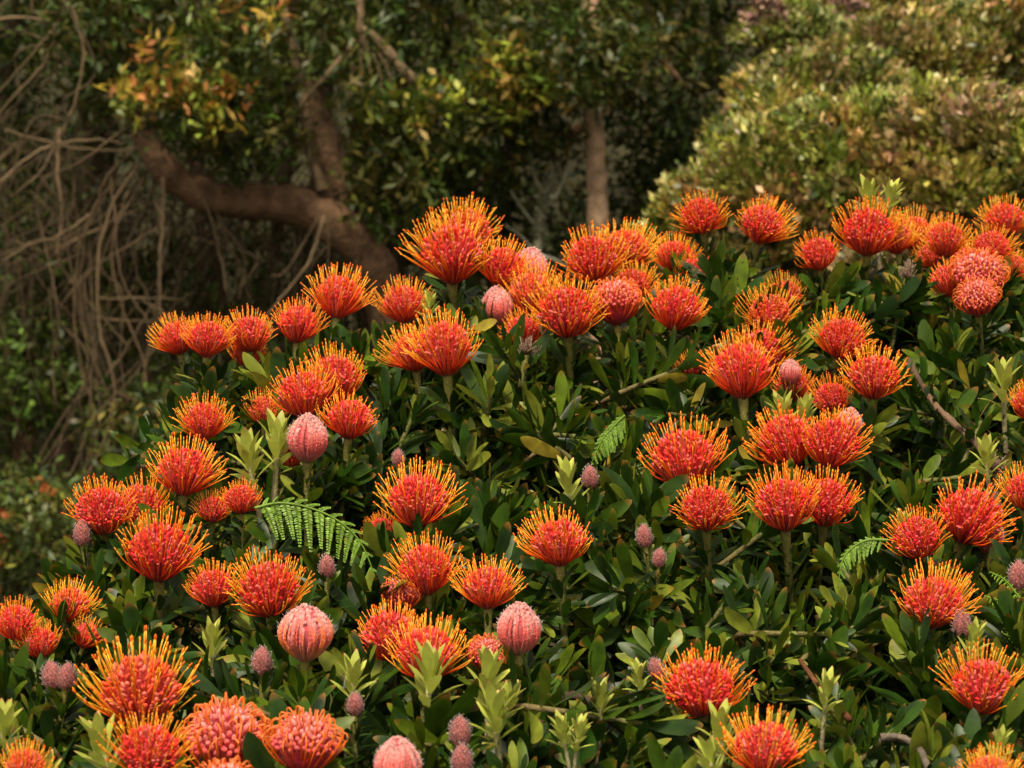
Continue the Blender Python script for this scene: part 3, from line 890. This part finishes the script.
# ------------------------------------------------------------------ every bloom: x, y, width (photo), lean, kind, farther by, label
BLOOMS = [
    (451, 250, 90, -2, 'o', 0, 'large orange bloom on the summit, in front of the two other summit blooms'),
    (466, 226, 74, 4, 'y', .13, 'golden bloom rising just behind the large summit bloom'),
    (503, 262, 70, 12, 'o', .08, 'orange bloom leaning right behind the large summit bloom'),
    (403, 301, 60, -4, 'o', .05, 'small orange bloom just below and left of the summit bloom'),
    (449, 346, 82, 3, 'o', 0, 'red orange bloom in front of its twin, straight below the summit bloom'),
    (411, 348, 66, -12, 'o', .09, 'orange bloom leaning left behind its twin below the summit'),
    (530, 292, 66, -4, 'y', .12, 'golden bloom behind the left side of the middle row under the summit'),
    (524, 330, 50, -10, 'r', .10, 'red bloom tucked under the golden one, beside the dried head'),
    (568, 306, 82, 0, 'o', 0, 'wide orange bloom standing tall in the middle row, between a golden and a pinkish one'),
    (594, 256, 74, -2, 'o', .02, 'orange bloom before a golden one, in front of the slim pale trunk'),
    (624, 244, 68, 3, 'y', .14, 'golden bloom right behind the one before the slim pale trunk'),
    (618, 305, 58, 2, 'l', .04, 'pinkish half open bloom between two fully open ones in the middle row'),
    (634, 281, 54, 0, 'o', .12, 'orange bloom peeking over the pinkish half open one of the middle row'),
    (674, 304, 72, 2, 'r', 0, 'red bloom at the right end of the middle row beside the pinkish half open one'),
    (674, 252, 56, 0, 'o', .12, 'orange bloom left of and below the two raised blooms by the olive shrub'),
    (692, 270, 44, 6, 'r', .14, 'small red bloom beneath the left one of the raised pair'),
    (694, 364, 42, -8, 'r', .12, 'small red bloom hidden behind the left of the big paired blooms at right centre'),
    (702, 212, 56, -4, 'o', .02, 'left bloom of the raised pair against the olive shrub'),
    (759, 219, 64, 3, 'o', .02, 'right bloom of the raised pair against the olive shrub'),
    (867, 228, 74, 0, 'r', .0, 'red bloom straight below the green shoots on the right skyline'),
    (816, 252, 50, -14, 'r', .04, 'red bloom leaning left beside the one under the skyline shoots'),
    (947, 238, 54, 2, 'o', .10, 'orange bloom in the upper right group with a tall golden fringe'),
    (914, 229, 56, 0, 'y', .22, 'golden bloom between the skyline shoots and the upper right group'),
    (1006, 216, 58, 2, 'o', .22, 'orange bloom at the very top of the upper right corner group'),
    (989, 241, 52, -2, 'o', .06, 'orange bloom in the middle of the upper right corner group'),
    (1012, 264, 44, 10, 'y', .14, 'golden fringed bloom at the right edge beside the half open pair'),
    (976, 275, 62, 2, 'l', .07, 'larger rear one of two half open red heads near the right edge'),
    (979, 298, 48, 0, 'l', 0, 'smaller front one of two half open red heads near the right edge'),
    (945, 280, 48, -16, 'r', .10, 'red bloom leaning left beside the half open pair'),
    (768, 308, 62, -3, 'y', .05, 'golden bloom below the raised pair, front one of two'),
    (787, 292, 48, 6, 'y', .18, 'golden bloom half hidden behind another below the raised pair'),
    (838, 333, 68, 2, 'o', .05, 'orange bloom left of the dark branch, upper of the stepped two'),
    (873, 371, 74, 0, 'o', 0, 'orange bloom left of the dark branch, lower of the stepped two'),
    (742, 368, 84, -2, 'r', 0, 'big red orange bloom in front of its twin at right centre'),
    (760, 344, 66, 8, 'o', .10, 'orange bloom rising behind the big red orange one at right centre'),
    (794, 384, 48, 0, 'r', .16, 'red bloom half hidden between the lime shoots and the big pair'),
    (831, 395, 50, -8, 'r', .12, 'red bloom half hidden under the lower stepped bloom'),
    (1030, 400, 56, 0, 'o', 0, 'orange bloom cut by the right edge beside the pale leaf rosette'),
    (685, 454, 94, -2, 'r', .05, 'wide red bloom above a golden one, right of the middle of the shrub'),
    (707, 502, 74, 0, 'o', -.03, 'golden orange bloom directly under the wide red one'),
    (790, 436, 84, -4, 'r', .04, 'left one of the upper red pair with the pale tuft'),
    (832, 438, 78, 6, 'r', .0, 'right one of the upper red pair, bearing the pale tuft'),
    (784, 500, 82, -3, 'r', 0, 'left front one of the lower red pair'),
    (826, 497, 76, 5, 'r', .09, 'right rear one of the lower red pair'),
    (964, 508, 92, 4, 'r', .05, 'wide red bloom at the right, rear one of an overlapping two'),
    (917, 531, 70, -10, 'r', 0, 'red bloom leaning left in front of a wider one at the right'),
    (930, 594, 88, 0, 'o', 0, 'orange bloom alone beneath the overlapping two at the right'),
    (1024, 487, 60, 0, 'o', .04, 'orange bloom cut by the right edge beside the overlapping two'),
    (980, 680, 88, 0, 'o', 0, 'orange bloom alone in the lower right corner above a cut off one'),
    (992, 774, 70, 0, 'y', -.05, 'golden bloom cut by the bottom edge in the lower right corner'),
    (702, 678, 100, 0, 'r', 0, 'red bloom with wide spread styles above the bottom one with lime shoots'),
    (766, 742, 94, 4, 'o', -.03, 'red orange bloom at the bottom edge right of two lime shoots'),
    (560, 536, 82, 0, 'o', 0, 'solitary orange bloom below the small mauve bud in the centre'),
    (419, 496, 88, 2, 'o', 0, 'wide orange bloom right of the fern frond tip'),
    (382, 526, 40, -14, 'r', .12, 'small red bloom behind the wide one above the fern tip'),
    (427, 566, 78, -2, 'o', .02, 'orange bloom with golden fringe left of its lower neighbour near the fern tip'),
    (489, 582, 74, 2, 'o', 0, 'orange bloom standing above the tall pink bud'),
    (402, 596, 44, -4, 'l', .10, 'half open red dome behind the bloom near the fern tip'),
    (386, 632, 80, -10, 'r', .06, 'red bloom leaning left behind the one with the lime shoot'),
    (428, 650, 88, 4, 'o', .0, 'orange bloom with a big lime shoot in front of it'),
    (484, 652, 44, 4, 'l', .04, 'half open pink head behind lime leaves beside the tall pink bud'),
    (336, 293, 70, 0, 'o', 0, 'orange bloom at the upper end of the row on the left skyline'),
    (297, 322, 58, 2, 'r', .06, 'red bloom second from the upper end of the left skyline row'),
    (251, 330, 60, 3, 'o', .03, 'orange bloom in the middle of the left skyline row'),
    (246, 352, 42, -6, 'r', .12, 'red bloom hidden below the middle of the left skyline row'),
    (207, 336, 58, 2, 'r', .0, 'red bloom of the leftmost pair of the left skyline row, front one'),
    (177, 335, 54, -10, 'o', .08, 'orange bloom at the far left end of the left skyline row'),
    (206, 418, 60, 2, 'o', .0, 'orange bloom alone beneath the leftmost pair of the skyline row'),
    (303, 392, 72, -6, 'r', .03, 'red bloom in the left cluster above the lime shoot and pink bud'),
    (340, 376, 72, 6, 'o', .10, 'orange bloom at the back of the left cluster above the pink bud'),
    (349, 414, 68, 2, 'r', -.03, 'red bloom directly right of the pink bud in the left cluster'),
    (262, 408, 48, -6, 'y', .12, 'golden bloom behind the lime shoots in the left cluster'),
    (290, 452, 40, -6, 'r', .06, 'small red bloom half hidden left of the pink bud'),
    (184, 466, 80, 2, 'o', .0, 'wide orange bloom above the group of overlapping blooms on the left flank'),
    (242, 496, 48, 2, 'r', .06, 'red bloom just above the base of the fern frond'),
    (212, 506, 44, -2, 'o', .12, 'orange bloom half hidden left of the one above the fern'),
    (103, 505, 76, -2, 'r', .0, 'red bloom at the outermost left flank, above a brown bud'),
    (144, 500, 66, 0, 'o', .10, 'orange bloom behind, between the outermost left bloom and the wide one'),
    (159, 547, 92, 0, 'r', -.03, 'broad red bloom lowest in the overlapping group on the left flank'),
    (214, 583, 64, -2, 'r', .05, 'red bloom left of the one above the round pink bud'),
    (272, 584, 86, 2, 'o', .0, 'wide orange bloom straight above the round pink bud'),
    (16, 620, 56, 0, 'r', .0, 'red bloom at the left edge beside a golden one'),
    (68, 602, 58, 4, 'y', .08, 'golden bloom rising behind the red one at the left edge'),
    (40, 640, 50, -6, 'r', .06, 'red bloom low between the left edge and the golden one'),
    (86, 634, 40, 14, 'o', .14, 'ragged orange bloom behind dark leaves right of the golden one'),
    (139, 684, 118, -2, 'y', .03, 'very large golden fringed bloom near the lower left corner'),
    (147, 740, 92, 0, 'o', -.08, 'orange bloom at the bottom directly below the very large golden one'),
    (24, 766, 60, 0, 'y', -.05, 'golden bloom cut by the bottom edge in the lower left corner'),
    (224, 748, 96, -4, 'l', .04, 'large half open red head at the bottom, left one behind a cut off head'),
    (228, 790, 78, 0, 'l', -.08, 'half open pink head cut by the bottom edge in front of another'),
    (304, 746, 82, 4, 'l', 0, 'large half open red head at the bottom, right one with clear bowed styles'),
    (897, 236, 50, -4, 'y', .16, 'golden bloom just right of the red one under the skyline shoots'),
    (966, 258, 46, 4, 'o', .22, 'orange bloom half hidden behind the half open pair, under the upper right group'),
    (930, 254, 44, -8, 'y', .24, 'small golden bloom low in the gap left of the upper right group'),
    (599, 428, 26, 0, 'r', .35, 'tiny red bloom glimpsed behind the small fern in the centre'),
]
g0 = random.Random(5)
for i, (x, y, wd, lean, kind, dy, label) in enumerate(BLOOMS):
    d = surf(y) - .06 + dy
    l = R(lean)
    base = px(x - .38 * wd * math.sin(l), y + .38 * wd * math.cos(l), d)
    sc = wd / FPX * d / (D0 * (1.09 if kind != 'l' else .92))
    half = kind == 'l'
    root = thing('half_open_bloom' if half else 'pincushion_bloom', label, 'flower', group='pincushion flowers on the shrub')
    seat(root, base, axis(lean + g0.uniform(-9, 9), g0.uniform(-2, 28)), sc, g0.uniform(0, 6.28))
    root.scale = (sc, sc, sc * g0.uniform(.90, 1.06))
    pr = LOOP[i % 3] if half else OPEN[kind][i % 6]
    put('flower_core', pr['core'], root)
    s = put('styles', pr['styles'], root)
    if not half:
        put('pollen_tips', pr['tips'], s)
    e = STEMS[(i * 3) % 8]
    put('stem', e['stem'], root)
    put('leaves', e['leaves'], root)

# ------------------------------------------------------------------ buds: x, y, height (photo), lean, kind, farther by, label
BUDS = [
    (308, 438, 50, 2, 1, -.03, 'rosy felted bud between lime shoots and red blooms of the left cluster'),
    (306, 633, 58, 2, 0, -.03, 'round orange pink bud below the wide bloom right of the left flank'),
    (519, 628, 54, 0, 1, -.04, 'tall pale pink bud below the bloom in the lower middle'),
    (398, 764, 58, 0, 1, -.03, 'grey pink bud cut by the bottom edge left of two small mauve buds'),
    (530, 270, 46, 6, 1, .14, 'pale pink bud behind the right side of the summit blooms'),
    (497, 306, 40, -4, 1, .16, 'pale beige pink bud in the shade below the summit blooms'),
    (848, 424, 34, 12, 1, -.02, 'pale pink tuft bud at the right shoulder of the upper red pair'),
    (790, 372, 26, 0, 1, .10, 'small pinkish orange bud between the big pair and the stepped blooms'),
    (989, 536, 36, 4, 1, .15, 'dull pink bud in the shade under the wide red bloom at right'),
]
for i, (x, y, h, lean, k, dy, label) in enumerate(BUDS):
    d = surf(y) - .06 + dy
    l = R(lean)
    root = thing('flower_bud', label, 'flower bud', group='closed pink buds on the shrub')
    seat(root, px(x - .5 * h * math.sin(l), y + .5 * h * math.cos(l), d), axis(lean, 8), h / FPX * d / (.80 * D0), i * 1.1)
    c = put('bud_core', BUD[k]['core'], root)
    put('folded_styles', BUD[k]['styles'], root)
    e = STEMS[(i * 5 + 1) % 8]
    put('stem', e['stem'], root)
    put('leaves', e['leaves'], root)

SMALL = [
    (590, 476, 24, 0, 'mauve scaly bud beside the lime shoot above the solitary bloom'),
    (644, 535, 24, -6, 'reddish scaly bud among leaves right of the solitary bloom'),
    (659, 557, 20, 6, 'small reddish bud just below another right of the solitary bloom'),
    (52, 674, 30, -6, 'left of the twin mauve buds above the lower left corner'),
    (67, 675, 28, 8, 'right of the twin mauve buds above the lower left corner'),
    (82, 532, 26, -6, 'brown bud directly under the outermost left bloom'),
    (327, 565, 24, 0, 'brown bud under the middle of the fern frond'),
    (262, 660, 30, 0, 'brown bud left of the round orange pink bud'),
    (355, 703, 24, 0, 'small mauve bud right of the half open heads, below a lime shoot'),
    (460, 730, 32, 0, 'upper of two mauve buds stacked near the bottom edge'),
    (462, 758, 32, 0, 'lower of two mauve buds stacked near the bottom edge'),
    (656, 668, 24, -20, 'dark bud at the left side of the wide spread red bloom'),
    (962, 623, 28, 0, 'dark red bud right of the lone orange bloom at the right'),
    (1018, 574, 30, 0, 'pale mauve bud cut by the right edge'),
    (398, 457, 18, 0, 'whitish little bud above the wide bloom by the fern'),
    (908, 268, 26, 10, 'dried brown head under the red bloom below the skyline shoots'),
    (996, 462, 28, 0, 'dried brown head at the end of the dark branch'),
    (528, 344, 26, 10, 'dried grey brown head under the golden bloom of the middle row'),
]
for i, (x, y, h, lean, label) in enumerate(SMALL):
    d = surf(y) - .02
    dead = label.startswith('dried')
    root = thing('dried_head' if dead else 'small_bud', label, 'seed head' if dead else 'flower bud',
                 group='spent heads on the shrub' if dead else 'small scaly buds on the shrub')
    l = R(lean)
    seat(root, px(x - .5 * h * math.sin(l), y + .5 * h * math.cos(l), d), axis(lean, 5), h / FPX * d / .060, i * 2.1)
    put('dry_styles' if dead else 'bud_scales', (DRIED if dead else SBUD[i % 2])['core'], root)
    e = BSTEMS[i % 5]
    put('stem', e['stem'], root)
    put('leaves', e['leaves'], root)

SHOOTS = [
    (246, 444, 44, -10, 0, 'lime shoot left of a twin shoot, beside the rosy felted bud'),
    (278, 428, 48, 2, 1, 'tall lime shoot touching the rosy felted bud'),
    (868, 188, 36, -8, 0, 'left of the two lime shoots on the right skyline'),
    (892, 187, 34, 12, 2, 'right of the two lime shoots on the right skyline'),
    (566, 468, 42, -6, 2, 'lime shoot with a rosy tip left of the mauve bud in the centre'),
    (431, 660, 52, 4, 1, 'large lime shoot in front of an orange bloom at the lower middle'),
    (489, 662, 48, 2, 1, 'lime shoot in front of the half open pink head by the tall bud'),
    (494, 698, 50, -4, 0, 'lime shoot right above the two stacked mauve buds'),
    (514, 688, 36, 22, 2, 'lime shoot leaning right below the tall pink bud'),
    (354, 666, 38, 4, 0, 'lime shoot right of the round orange pink bud'),
    (212, 628, 40, 0, 2, 'green closed shoot below the red bloom left of the round bud'),
    (638, 667, 28, -4, 2, 'small green shoot left of the wide spread red bloom'),
    (601, 688, 32, 0, 0, 'lime shoot in the leaves between the tall bud and the spread bloom'),
    (561, 722, 30, -10, 0, 'left of a pair of lime shoots low in the middle'),
    (580, 722, 32, 8, 2, 'right of a pair of lime shoots low in the middle'),
    (720, 718, 44, -4, 1, 'lime shoot overlapping the red orange bloom at the bottom edge'),
    (707, 745, 44, -12, 2, 'lime shoot lowest left of the bottom red orange bloom'),
    (976, 628, 36, 10, 2, 'rosy lime shoot beside the dark red bud at right'),
    (828, 678, 36, 6, 2, 'green shoot in the leaves right of the wide spread bloom'),
    (781, 402, 36, -8, 0, 'left of two lime shoots above the upper red pair'),
    (806, 402, 34, 8, 2, 'right of two lime shoots above the upper red pair'),
    (1004, 368, 40, 0, 0, 'pale open leaf rosette near the right edge'),
    (985, 446, 34, -6, 0, 'pale green shoot above the dried head at the dark branch'),
    (903, 516, 34, -4, 2, 'lime shoot behind the left leaning red bloom at right'),
    (97, 730, 50, -14, 1, 'lime shoot left of the bottom bloom under the very large one'),
    (4, 712, 44, 4, 0, 'lime shoot at the left edge above the corner bloom'),
    (46, 764, 40, 6, 0, 'pale shoot in front of the golden corner bloom at lower left'),
    (430, 296, 26, 6, 2, 'small grey green shoot beside the base of the summit bloom'),
    (1002, 735, 34, 14, 2, 'lime shoot above the cut off golden bloom in the lower right'),
]
for i, (x, y, h, lean, k, label) in enumerate(SHOOTS):
    d = surf(y) - .10
    root = thing('leaf_shoot', label, 'shoot', group='fresh lime shoots on the shrub')
    l = R(lean)
    seat(root, px(x - .3 * h * math.sin(l), y + .3 * h * math.cos(l), d), axis(lean, 5), h / FPX * d / .063, i * 1.7)
    put('inner_leaves', SHOOT[k]['inn'], root)
    put('outer_leaves', SHOOT[k]['out'], root)
    put('stem', SHOOT[k]['stem'], root)

# ------------------------------------------------------------------ the shrub itself: leafy branches
OUT_X = [-140, 0, 40, 68, 92, 150, 182, 186, 250, 340, 400, 455, 500, 570, 640, 690, 760, 800, 815, 870, 930, 1024, 1160]
OUT_Y = [690, 668, 650, 600, 560, 540, 500, 388, 372, 336, 340, 305, 320, 352, 345, 262, 270, 330, 300, 275, 285, 275, 270]
shrub = thing('pincushion_shrub', 'broad dense shrub of dark leathery leaves carrying all the orange blooms', 'shrub')
g = np.random.default_rng(21)
NB = 97
bx = [(705, 262), (755, 268), (728, 292), (210, 385), (182, 388), (868, 278), (100, 556), (135, 556), (62, 650), (340, 338), (455, 304), (905, 290), (1000, 272), (790, 335)]
for k in range(NB - 14):                           # branch ends spread over the face of the shrub
    best, bd = None, -1
    for t in range(14):
        x = g.uniform(-110, 1130)
        y = g.uniform(250, 860)
        if y < np.interp(x, OUT_X, OUT_Y) + 14:
            continue
        dd = min([((x - a) ** 2 + (y - b) ** 2) for a, b in bx] or [1e9])
        if dd > bd:
            best, bd = (x, y), dd
    if best:
        bx.append(best)
for (x, y) in bx:
    le, sm = MB(), MB()
    root_pt = np.array([(x - 512) / FPX * 3.3 * .7, surf(y) + .75, max(.05, px(x, y, surf(y))[2] - .85)])
    hub = px(x, y + 45, surf(y) + .30)
    sm.tube(curve([root_pt, (root_pt + hub) / 2 + g.normal(0, .05, 3), hub], 10), np.linspace(.016, .009, 10), 7, rgb(.10, .06, .035) * g.uniform(.7, 1.3))
    for j in range(8):
        xx, yy = x + g.normal(0, 42), y + g.normal(0, 36)
        lim = np.interp(xx, OUT_X, OUT_Y)
        yy = max(yy, lim + g.uniform(0, 22))
        dep = surf(yy) + (.02 + .38 * (j / 8) ** 1.2) + g.uniform(0, .05)
        tip = px(xx, yy, dep)
        ax = axis(g.normal(0, 32), g.normal(24, 26))
        ln = g.uniform(.13, .20)
        n = int(ln * 215)
        P, D, N, l = stem_arrays(g, ln, n, g.uniform(.056, .090), 20, 95, .0)
        q = np.array(Vector((0, 0, 1)).rotation_difference(Vector(ax)).to_matrix())
        P, D, N = P @ q.T + tip, D @ q.T, N @ q.T
        fresh = .35 if g.random() < (.3 if x > 780 and y > 560 else .14) else 0.0
        leaves(le, P, D, N, l, l * g.uniform(.20, .34, n), leafcol(g, n, fresh), rgb(.28, .11, .02), g.uniform(.2, 1, n) * (g.random(n) < .65), g.uniform(-.28, .18, n))
        end = tip - ax * ln
        pts = curve([tip, end, (end + hub) / 2 + np.array([0, .03, -.03]), hub], 12)
        sm.tube(pts, np.linspace(.0035, .007, 12), 6, ramp(np.linspace(0, 1, 12), [(0, (.11, .12, .03)), (.4, (.13, .075, .03)), (1, (.10, .06, .035))]))
    b = put('leafy_branch', sm.mesh('leafy_branch', M_STEM), shrub)
    put('leaves', le.mesh('leaves', M_LEAF), b)


def bough(spec, r0, r1, col, off=.05):
    m = MB()
    P = curve([px(a, b, surf(b) + off) for a, b in spec], 18)
    m.tube(P, .75 * np.linspace(r0, r1, 18) * (1 + .12 * np.sin(np.arange(18) * 2.1)), 8, np.asarray(col) * .45 * g.uniform(.8, 1.2, (18, 1)))
    put('bare_branch', m.mesh('bare_branch', M_WOOD), shrub)


bough([(908, 360), (930, 398), (955, 425), (975, 442), (990, 470), (1000, 520)], .006, .009, rgb(.20, .125, .075))
bough([(935, 408), (950, 418), (970, 440)], .005, .006, rgb(.22, .14, .085))
bough([(880, 738), (900, 738), (918, 748), (930, 772)], .007, .006, rgb(.20, .16, .12))
bough([(555, 698), (578, 696), (595, 705)], .008, .007, rgb(.12, .07, .05))
bough([(800, 660), (822, 690), (850, 720)], .004, .006, rgb(.20, .08, .03))
m = MB()
for k in range(7):                            # the main stems, down to the ground
    x = -0.9 + .3 * k
    P = curve([(x * .6, 4.0, -.05), (x * .8, 3.9, .5), (x, 3.75 + .1 * (k % 3), 1.1)], 12)
    m.tube(P, np.linspace(.045, .018, 12), 8, rgb(.11, .07, .045))
put('main_stems', m.mesh('main_stems', M_WOOD), shrub)


# ------------------------------------------------------------------ ferns
def frond(parent, spec, dep, width, g, down=True, col=rgb(.19, .33, .04)):
    m = MB()
    pts = curve([px(a, b, dep + (c if len(s) > 2 else 0)) for s in spec for a, b, c in [(s[0], s[1], s[2] if len(s) > 2 else 0)]], 40)
    m.tube(pts, np.linspace(.0022, .0008, 40), 5, col * .8)
    tg = unit(np.gradient(pts, axis=0))
    view = unit(CAM - pts)
    side = unit(np.cross(view, tg))
    for sgn in (-1, 1):
        for i in range(3, 40, 3):
            f = i / 39
            lng = side[i][2] * sgn < 0
            ln = width * (math.sin(math.pi * min(1, .22 + .76 * f)) ** .7) * g.uniform(.85, 1.1) * (1 if lng else .42)
            d = unit(side[i] * sgn + tg[i] * g.uniform(.3, .6) + view[i] * g.uniform(-.2, .3) + np.array([0, 0, -.35]))
            k = 16
            s = np.linspace(.05, 1, k)
            Pp = pts[i] + d * (ln * s)[:, None] + np.array([0, 0, -1]) * (ln * .30 * s * s)[:, None]
            m.tube(np.vstack([pts[i], Pp]), np.linspace(.0009, .0003, k + 1), 3, col * .8)
            for q in (-1, 1):
                dd = unit(np.tile(tg[i] * q, (k, 1)) + d * .5 + g.normal(0, .12, (k, 3)))
                leaves(m, Pp, dd, np.tile(view[i] + g.normal(0, .3, 3) + np.array([0, 0, .4]), (k, 1)), np.minimum(.0085, ln * .24) * (1.1 - .8 * s), .0036, np.tile(col, (k, 1)) * g.uniform(.7, 1.3, (k, 1)), None, None, None, 'lite', .1)
    put('frond', m.mesh('frond', M_FERN), parent)


gf = np.random.default_rng(9)
f = thing('fern_frond', 'bright green fern frond arching right over the left flank of blooms', 'fern')
frond(f, [(255, 508), (280, 503), (310, 508), (340, 522), (362, 545), (378, 585)], surf(530) - .10, .043, gf)
f = thing('fern_frond', 'small bright fern tip above the small mauve bud in the centre', 'fern')
frond(f, [(625, 415), (612, 428), (602, 440), (592, 462)], surf(440) - .02, .024, gf)
f = thing('fern_frond', 'small fern frond left of the lone orange bloom at the right', 'fern')
frond(f, [(888, 540), (868, 540), (852, 548), (842, 562), (838, 588)], surf(560) - .03, .018, gf)
f = thing('fern_frond', 'bright lacy fern in the leaves at the right edge', 'fern')
for s in ([(1035, 640), (1015, 620), (1000, 602), (985, 596)], [(1040, 620), (1020, 598), (1005, 580), (990, 572)], [(1040, 660), (1022, 645), (1004, 634), (985, 632)]):
    frond(f, s, surf(600) + .03, .010, gf, col=rgb(.22, .38, .03))
